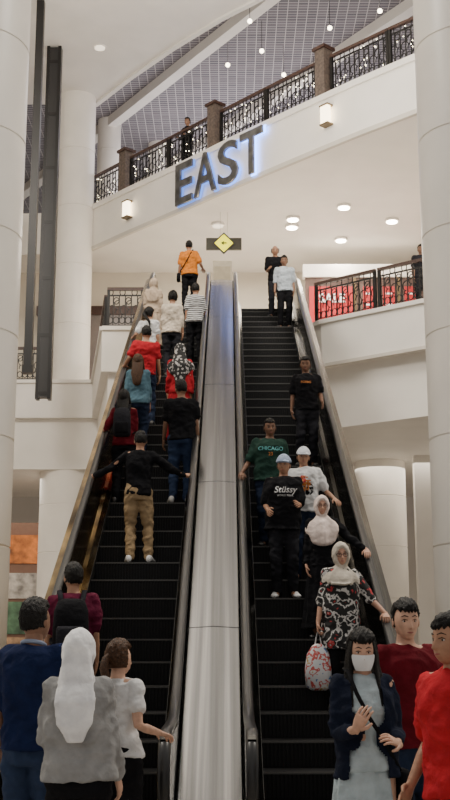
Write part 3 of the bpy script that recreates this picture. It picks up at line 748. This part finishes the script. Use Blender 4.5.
# ------------------------------------------------------------------ people
def ladder(xpx, ypx, H):
    k = min(range(1, 39), key=lambda q: abs(head_y(step_y(q), step_z(q) + H) - ypx))
    best = min((abs(head_y(step_y(k), step_z(k) + H + d / 100) - ypx), H + d / 100) for d in range(-8, 9))[1]
    return (xat(xpx, step_y(k), step_z(k) + H - .1), step_y(k) - .02, step_z(k) + .003), best
def railR(px, side_world, rot180):
    if not rot180: return ((side_world - px, .14, .985 + .08), (0, .87, .45), (0, .3, -1))
    return ((-(side_world - px), .14, .985 - .06), (0, .87, -.5), (0, -.3, -1))
bk = cloth('black', (.009, .009, .011)); dk = cloth('charcoal', (.022, .022, .027)); jeans = cloth('dark_denim', (.02, .03, .06)); jeans2 = cloth('blue_denim', (.03, .048, .10))
khaki = cloth('khaki', (.38, .27, .155)); wht = cloth('white', (.72, .72, .72)); red = cloth('red', (.42, .02, .03)); red2 = cloth('bright_red', (.48, .02, .03)); wine = cloth('wine', (.12, .007, .014)); maroon = cloth('maroon', (.11, .012, .035))
navy = cloth('navy', (.010, .018, .062)); grey = cloth('grey', (.30, .30, .30)); orange = cloth('orange', (.66, .21, .03)); teal = cloth('teal', (.09, .17, .22)); green = cloth('dark_green', (.02, .05, .038)); cream_c = cloth('cream', (.58, .50, .41)); beige = cloth('beige', (.47, .37, .28))
lblue = cloth('pale_blue', (.52, .58, .64)); dressm = cloth('pale_grey_blue', (.45, .54, .58)); midn = cloth('midnight', (.010, .014, .030))
shoew = mat('white_shoe', (.7, .7, .7), .5); shoeb = mat('black_shoe', (.015, .015, .015), .4)
stripe = ramp_mat('striped_cloth', 'wave', 7.5, [(0, (.6, .6, .6)), (.55, (.02, .02, .02))])
patt = ramp_mat('patterned_cloth', 'noise', 11, [(0, (.42, .03, .035)), (.33, (.012, .012, .012)), (.50, (.60, .58, .56)), (.57, (.02, .02, .02)), (.66, (.42, .04, .04)), (.72, (.5, .48, .46))])
pattsc = ramp_mat('patterned_scarf', 'voronoi', 30, [(0, (.02, .02, .02)), (.5, (.5, .48, .47)), (.7, (.03, .03, .03))])
pinkw = cloth('blush_scarf', (.74, .62, .57), bump=.8); greysc = cloth('grey_scarf', (.52, .47, .40), bump=.8); whitesc = cloth('white_scarf', (.88, .88, .91), bump=.6)
capw = cloth('white_cap', (.66, .68, .72), bump=.2); capb = cloth('pale_blue_cap', (.35, .42, .55), bump=.2)
pw = mat('print_white', (.7, .7, .7), .7); po = mat('print_orange', (.6, .2, .04), .7); pt = mat('print_teal', (.15, .5, .5), .7); pr_ = mat('print_red', (.5, .03, .04), .7)

# left escalator, seen from behind
l, h = ladder(141, 432, 1.72)
L1 = person('person in black long sleeved shirt and khaki trousers, arms spread to both handrails', l, 0, h, top=dict(m=bk, sleeve=1.85), bottom=('trousers', khaki), shoes=shoew, R=railR(l[0], -.45, 0), L=railR(l[0], -1.75, 0), poleR=(.3, -.6, -1), poleL=(-.3, -.6, -1), feet=((.12, .02, 0), (-.11, -.02, 0)))
l, h = ladder(181, 381, 1.72)
L2 = person('person in black tee and dark jeans, right hand side of the left escalator', l, 0, h, top=dict(m=bk, sleeve=.7, loose=.03), bottom=('jeans', jeans2), shoes=shoew, L='swing', R='hang', skin='mid', bulk=1.08, turn=.25)
l, h = ladder(124, 391, 1.60)
L3 = person('person in red top with a dark backpack, hand on the left handrail', l, 0, h, 'f', top=dict(m=wine, sleeve=1.5), bottom=('trousers', bk), shoes=shoeb, hair='long', L=railR(l[0], -1.75, 0), R='bent', turn=-.2)
backpack('dark grey backpack on the back of the person in the red top', L3, h / 1.7, dk, bk, .13)
l, h = ladder(138, 356, 1.62)
person('person in blue-grey top with long brown hair behind the red backpacker', l, 0, h, 'f', top=dict(m=teal, sleeve=1.7, loose=.03), bottom=('jeans', jeans), shoes=shoeb, hair='long', hairm=HAIRB, R='swing')
l, h = ladder(147, 327, 1.72)
person('person in red tee on the left half of the left escalator', l, 0, h, top=dict(m=red, sleeve=.65, loose=.03), bottom=('jeans', jeans), shoes=shoeb, L=railR(l[0], -1.75, 0), R='hang')
l, h = ladder(180, 345, 1.60)
person('person in black and white patterned headscarf and red dress', l, 0, h, 'f', top=dict(m=red, sleeve=1.85, loose=.03), bottom=('skirt', red), shoes=shoeb, scarf=dict(m=pattsc, low=1.2, back=1.02, bq=.16))
l, h = ladder(149, 308, 1.60)
person('person with long black hair and white top below the beige headscarf', l, 0, h, 'f', top=dict(m=wht, sleeve=.7), bottom=('trousers', dk), shoes=shoeb, hair='tail', turn=-.6, L=railR(l[0], -1.75, 0))
l, h = ladder(173, 292, 1.66)
person('person in cream blouse and dark trousers beside the striped tee', l, 0, h, 'f', top=dict(m=cream_c, sleeve=1.4, loose=.03), bottom=('trousers', dk), shoes=shoeb, hair='bun')
l, h = ladder(196, 284, 1.66)
person('person in black and white striped tee near the top of the left escalator', l, 0, h, 'f', top=dict(m=stripe, sleeve=.8, loose=.03), bottom=('trousers', bk), shoes=shoeb, hair='short', R='bent')
l, h = ladder(154, 279, 1.60)
person('person in beige headscarf and beige dress near the top of the left escalator', l, 0, h, 'f', top=dict(m=beige, sleeve=1.85, loose=.03), bottom=('skirt', beige), shoes=shoeb, scarf=dict(m=beige, low=1.18), turn=.5)
o = person('person in orange tee stepping off at the top of the left escalator', (xat(189, 26.0, 10.8), 26.0, 9.205), 0, 1.72, top=dict(m=orange, sleeve=.7, loose=.03), bottom=('trousers', bk), shoes=shoeb, R=((.33, .2, 1.10), None, (0, 0, -1)), L='hang', bulk=1.08)
crossbag('small black bag slung over the orange tee', o, 1.72 / 1.7, bk, -1)
l, h = ladder(73, 565, 1.75)
o = person('person in maroon shirt with black backpack stepping onto the left escalator', l, .1, h, top=dict(m=maroon, sleeve=.75, loose=.03), bottom=('trousers', bk), shoes=shoeb, near=True, turn=.3)
backpack('black backpack on the back of the maroon shirt', o, h / 1.7, bk, dk, .15).rotation_euler[2] = .1

# right escalator, facing the camera
l, h = ladder(341, 545, 1.62)
R1 = person('person in grey headscarf, glasses and black white and red patterned tunic carrying a plastic bag', l, PI, h, 'f', 'rose', top=dict(m=patt, sleeve=1.15, hem=.62, loose=.045), bottom=('trousers', bk), shoes=shoeb, scarf=dict(m=greysc, low=1.31, e=.008, sx=.85, drop=.06), glasses=True, L=railR(l[0], 1.53, 1), R=((.25, .06, .82), (0, 0, -1), (-1, 0, 0)), near=True, curl=1.4)
g = thing('plastic_bag', 'multicoloured plastic carrier bag hanging from the hand of the patterned tunic', 'bag', (l[0] - .25, l[1] - .08, l[2] + .20))
b = MB(); b.rings_z([(0, .07, .04, 0), (.03, .12, .075, 0), (.2, .13, .08, 0), (.34, .11, .055, 0), (.42, .06, .03, 0), (.44, .03, .02, 0)], None, 32, 2.4, .07)
b.build('bag_body', ramp_mat('bag_plastic', 'noise', 11, [(0, (.1, .2, .45)), (.36, (.72, .72, .74)), (.5, (.6, .1, .09)), (.56, (.72, .71, .7)), (.64, (.55, .35, .1)), (.7, (.2, .35, .2))], rough=.35), g, True)
for s in (-.018, .018): MB().tube([(s * 2, 0, .40), (s, 0, .50), (0, 0, .56), (-s, 0, .50)], .006, n=6).build('handle', shoew, g, True)
l, h = ladder(321, 498, 1.62)
person('person in pale pink headscarf, glasses and black long sleeved dress', l, PI, h, 'f', 'rose', top=dict(m=bk, sleeve=1.85, loose=.03), bottom=('skirt', bk), shoes=shoeb, scarf=dict(m=pinkw, low=1.16, drop=.05, sx=.9), glasses=True, L=railR(l[0], 1.53, 1), R='hang', near=True)
l, h = ladder(284, 457, 1.70)
person('person in pale blue cap and black tee with white script lettering', l, PI, h, 'm', 'tan', top=dict(m=bk, sleeve=.85, loose=.045, hem=.80), bottom=('trousers', dk), shoes=shoew, cap=capb, R=((.2, .2, 1.0), None, (-1, 0, -.5)), L='bent', near=True, bulk=1.13, turn=-.2, prints=(('Stüssy', .105, 1.235, pw, 0), ('WORLD TOUR', .028, 1.19, pw, 0)))
l, h = ladder(303, 449, 1.55)
person('person in white cap and white tee with coloured print behind the black tee', l, PI, h, 'm', 'tan', top=dict(m=wht, sleeve=.8, loose=.03), bottom=('jeans', jeans), shoes=shoew, cap=capw, L=((-.36, .2, .95), None, (0, 0, -1)), prints=(('#a', .16, 1.22, po, .0), ('#b', .12, 1.15, bk, .05), ('#c', .09, 1.27, pr_, -.02)))
l, h = ladder(270, 420, 1.72)
person('person in dark green tee with coloured block lettering', l, PI, h, 'm', 'brown', top=dict(m=green, sleeve=.8, loose=.04), bottom=('jeans', jeans), shoes=shoeb, bulk=1.08, R=railR(l[0], .17, 1), prints=(('CHICAGO', .07, 1.26, pt, 0), ('23', .06, 1.19, po, 0)))
l, h = ladder(305, 358, 1.75)
person('person in black tee and charcoal jeans standing alone in the middle of the right escalator', l, PI, h, 'm', 'brown', top=dict(m=bk, sleeve=.7, loose=.025), bottom=('jeans', dk), shoes=shoeb, L=((-.24, .2, .95), None, (1, 0, 0)), R='hang', prints=(('FORMS', .05, 1.27, po, 0),))
l, h = ladder(284, 257, 1.68)
person('person in pale blue shirt and black trousers at the top of the right escalator', l, PI, h, 'm', 'mid', hair='short', top=dict(m=lblue, sleeve=.9, loose=.03, collar=True), bottom=('trousers', bk), shoes=shoeb)
l2, h2 = ladder(275, 246, 1.72)
person('person in black shirt standing behind the pale blue shirt', (l2[0], l[1] + .8, l[2] + 2 * SR), PI, h2 - .02, 'm', 'tan', hair='bald', hairm=HAIRG, top=dict(m=bk, sleeve=.8, loose=.03), bottom=('trousers', dk), shoes=shoeb, R='bent', L='bent')

# foreground left
person('person in navy polo shirt standing at the lower left, seen from behind', (-1.19, 7.2, 0), -.3, 1.82, 'm', 'mid', top=dict(m=navy, sleeve=.85, loose=.03, hem=.88, collar=mat('pale_collar', (.25, .3, .42), .8)), bottom=('jeans', jeans2), shoes=shoeb, near=True, bulk=1.04, turn=-.3, R='swing')
person('person in white headscarf and grey sweatshirt in front of the left escalator', (-.82, 6.45, 0), -.1, 1.62, 'f', 'fair', top=dict(m=grey, sleeve=1.9, loose=.04, hem=.89, fold=.018), bottom=('trousers', bk), shoes=shoeb, near=True, scarf=dict(m=whitesc, low=1.35, back=1.16, bq=.165, bw=.9, e=-.01, sx=.74, drop=.02), bulk=1.10, R='swing', L='bent')
F3 = person('person in white tee with brown hair tied in a ponytail, arm held out', (-.74, 7.95, 0), -.5, 1.57, 'f', 'fair', hair='tail', hairm=HAIRB, top=dict(m=wht, sleeve=.5, hem=.90), bottom=('trousers', bk), shoes=shoeb, near=True, R=((.24, .16, .98), None, (0, 0, -1)), turn=-.2)
t, oo = worn('belt_bag', 'small black bag at the back of the waist over the white tee', 'bag', F3, (.0, -.17, .80))
b = MB(); b.rings_z([(.0, .09, .03, 0), (.02, .11, .045, 0), (.14, .11, .045, 0), (.16, .09, .03, 0)], None, 24, 3); b.build('bag_body', bk, t, True)
# foreground right
F7 = person('person in white face mask, navy jacket and pale dress with both hands at the chest', (.77, 6.85, 0), PI + .12, 1.63, 'f', 'fair', hair='longfringe', mask=True, top=[dict(name='dress_top', m=dressm, sleeve=0, loose=.018, hem=.9), dict(name='jacket', m=midn, sleeve=1.7, loose=.036, hem=.86, open=.085)], bottom=('dress', dressm), shoes=shoew, near=True, R=((.10, .26, 1.10), (-.35, .35, .8), (-.6, -.8, .1)), L=((-.14, .24, 1.02), (.5, .45, .25), (0, -.6, -.6)), pitch=-.12, roll=.0)
crossbag('thin black crossbody bag worn over the pale dress', F7, 1.63 / 1.7, bk, -1, .012)
person('person in dark red tee with short black hair behind the mask wearer', (1.13, 7.55, 0), PI + .3, 1.83, 'm', 'fair', hair='fringe', top=dict(m=wine, sleeve=.75, loose=.03), bottom=('jeans', jeans), shoes=shoeb, near=True, turn=-.2, L='swing', pitch=-.05)
person('person in bright red polo shirt at the right edge of the photo', (1.07, 5.65, 0), PI - .85, 1.69, 'm', 'tan', hair='fringe', top=dict(m=red2, sleeve=.85, loose=.03, collar=True), bottom=('trousers', dk), shoes=shoeb, near=True, bulk=1.03, R=((.20, .10, .90), None, (-1, 0, 0)), turn=-.3)
# top level
px, py = lerp_line(eastr, tl * .33); py += 1.1
person('person in black leaning at the top balcony railing above the letters', (xat(188, py, 16.2), py, 15.02), PI - .7, 1.80, 'm', 'mid', top=dict(m=bk, sleeve=1.8), bottom=('trousers', bk), shoes=shoeb, R='bent', L='bent')
person('person in dark shirt behind the right balcony railing', (4.62, 26.3, 9.21), PI, 1.72, 'm', 'mid', top=dict(m=dk, sleeve=.8), bottom=('trousers', dk), shoes=shoeb)

# ------------------------------------------------------------------ light
w = bpy.data.worlds.new('world'); bpy.context.scene.world = w; w.use_nodes = True
w.node_tree.nodes['Background'].inputs['Color'].default_value = (1, .95, .885, 1); w.node_tree.nodes['Background'].inputs['Strength'].default_value = .50
for sx_ in (-7.5, 7): lamp('AREA', (sx_, 14, 18.2), 2500, (1, .93, .82), 5, rot=(math.radians(12), 0, 0))
lamp('AREA', (-1, 20, 11.5), 1100, (1, .94, .84), 6, rot=(PI, 0, 0))  # added uplight without a fitting, brightens the white ceiling above
lamp('AREA', (3, 38, 19.6), 700, (.96, .93, 1), 8)
lamp('AREA', (1, 40, 16), 350, (.98, .94, 1), 8, rot=(PI, 0, 0))  # added uplight in mid-air, no fitting, brightens the top level's ceiling
lamp('AREA', (2, 33, 13.4), 420, (1, .92, .80), 7, sy=3)
lamp('AREA', (6, 33, 6.4), 260, (1, .91, .78), 5, sy=5)
lamp('AREA', (-7, 36, 6.4), 200, (1, .91, .78), 4, sy=4)
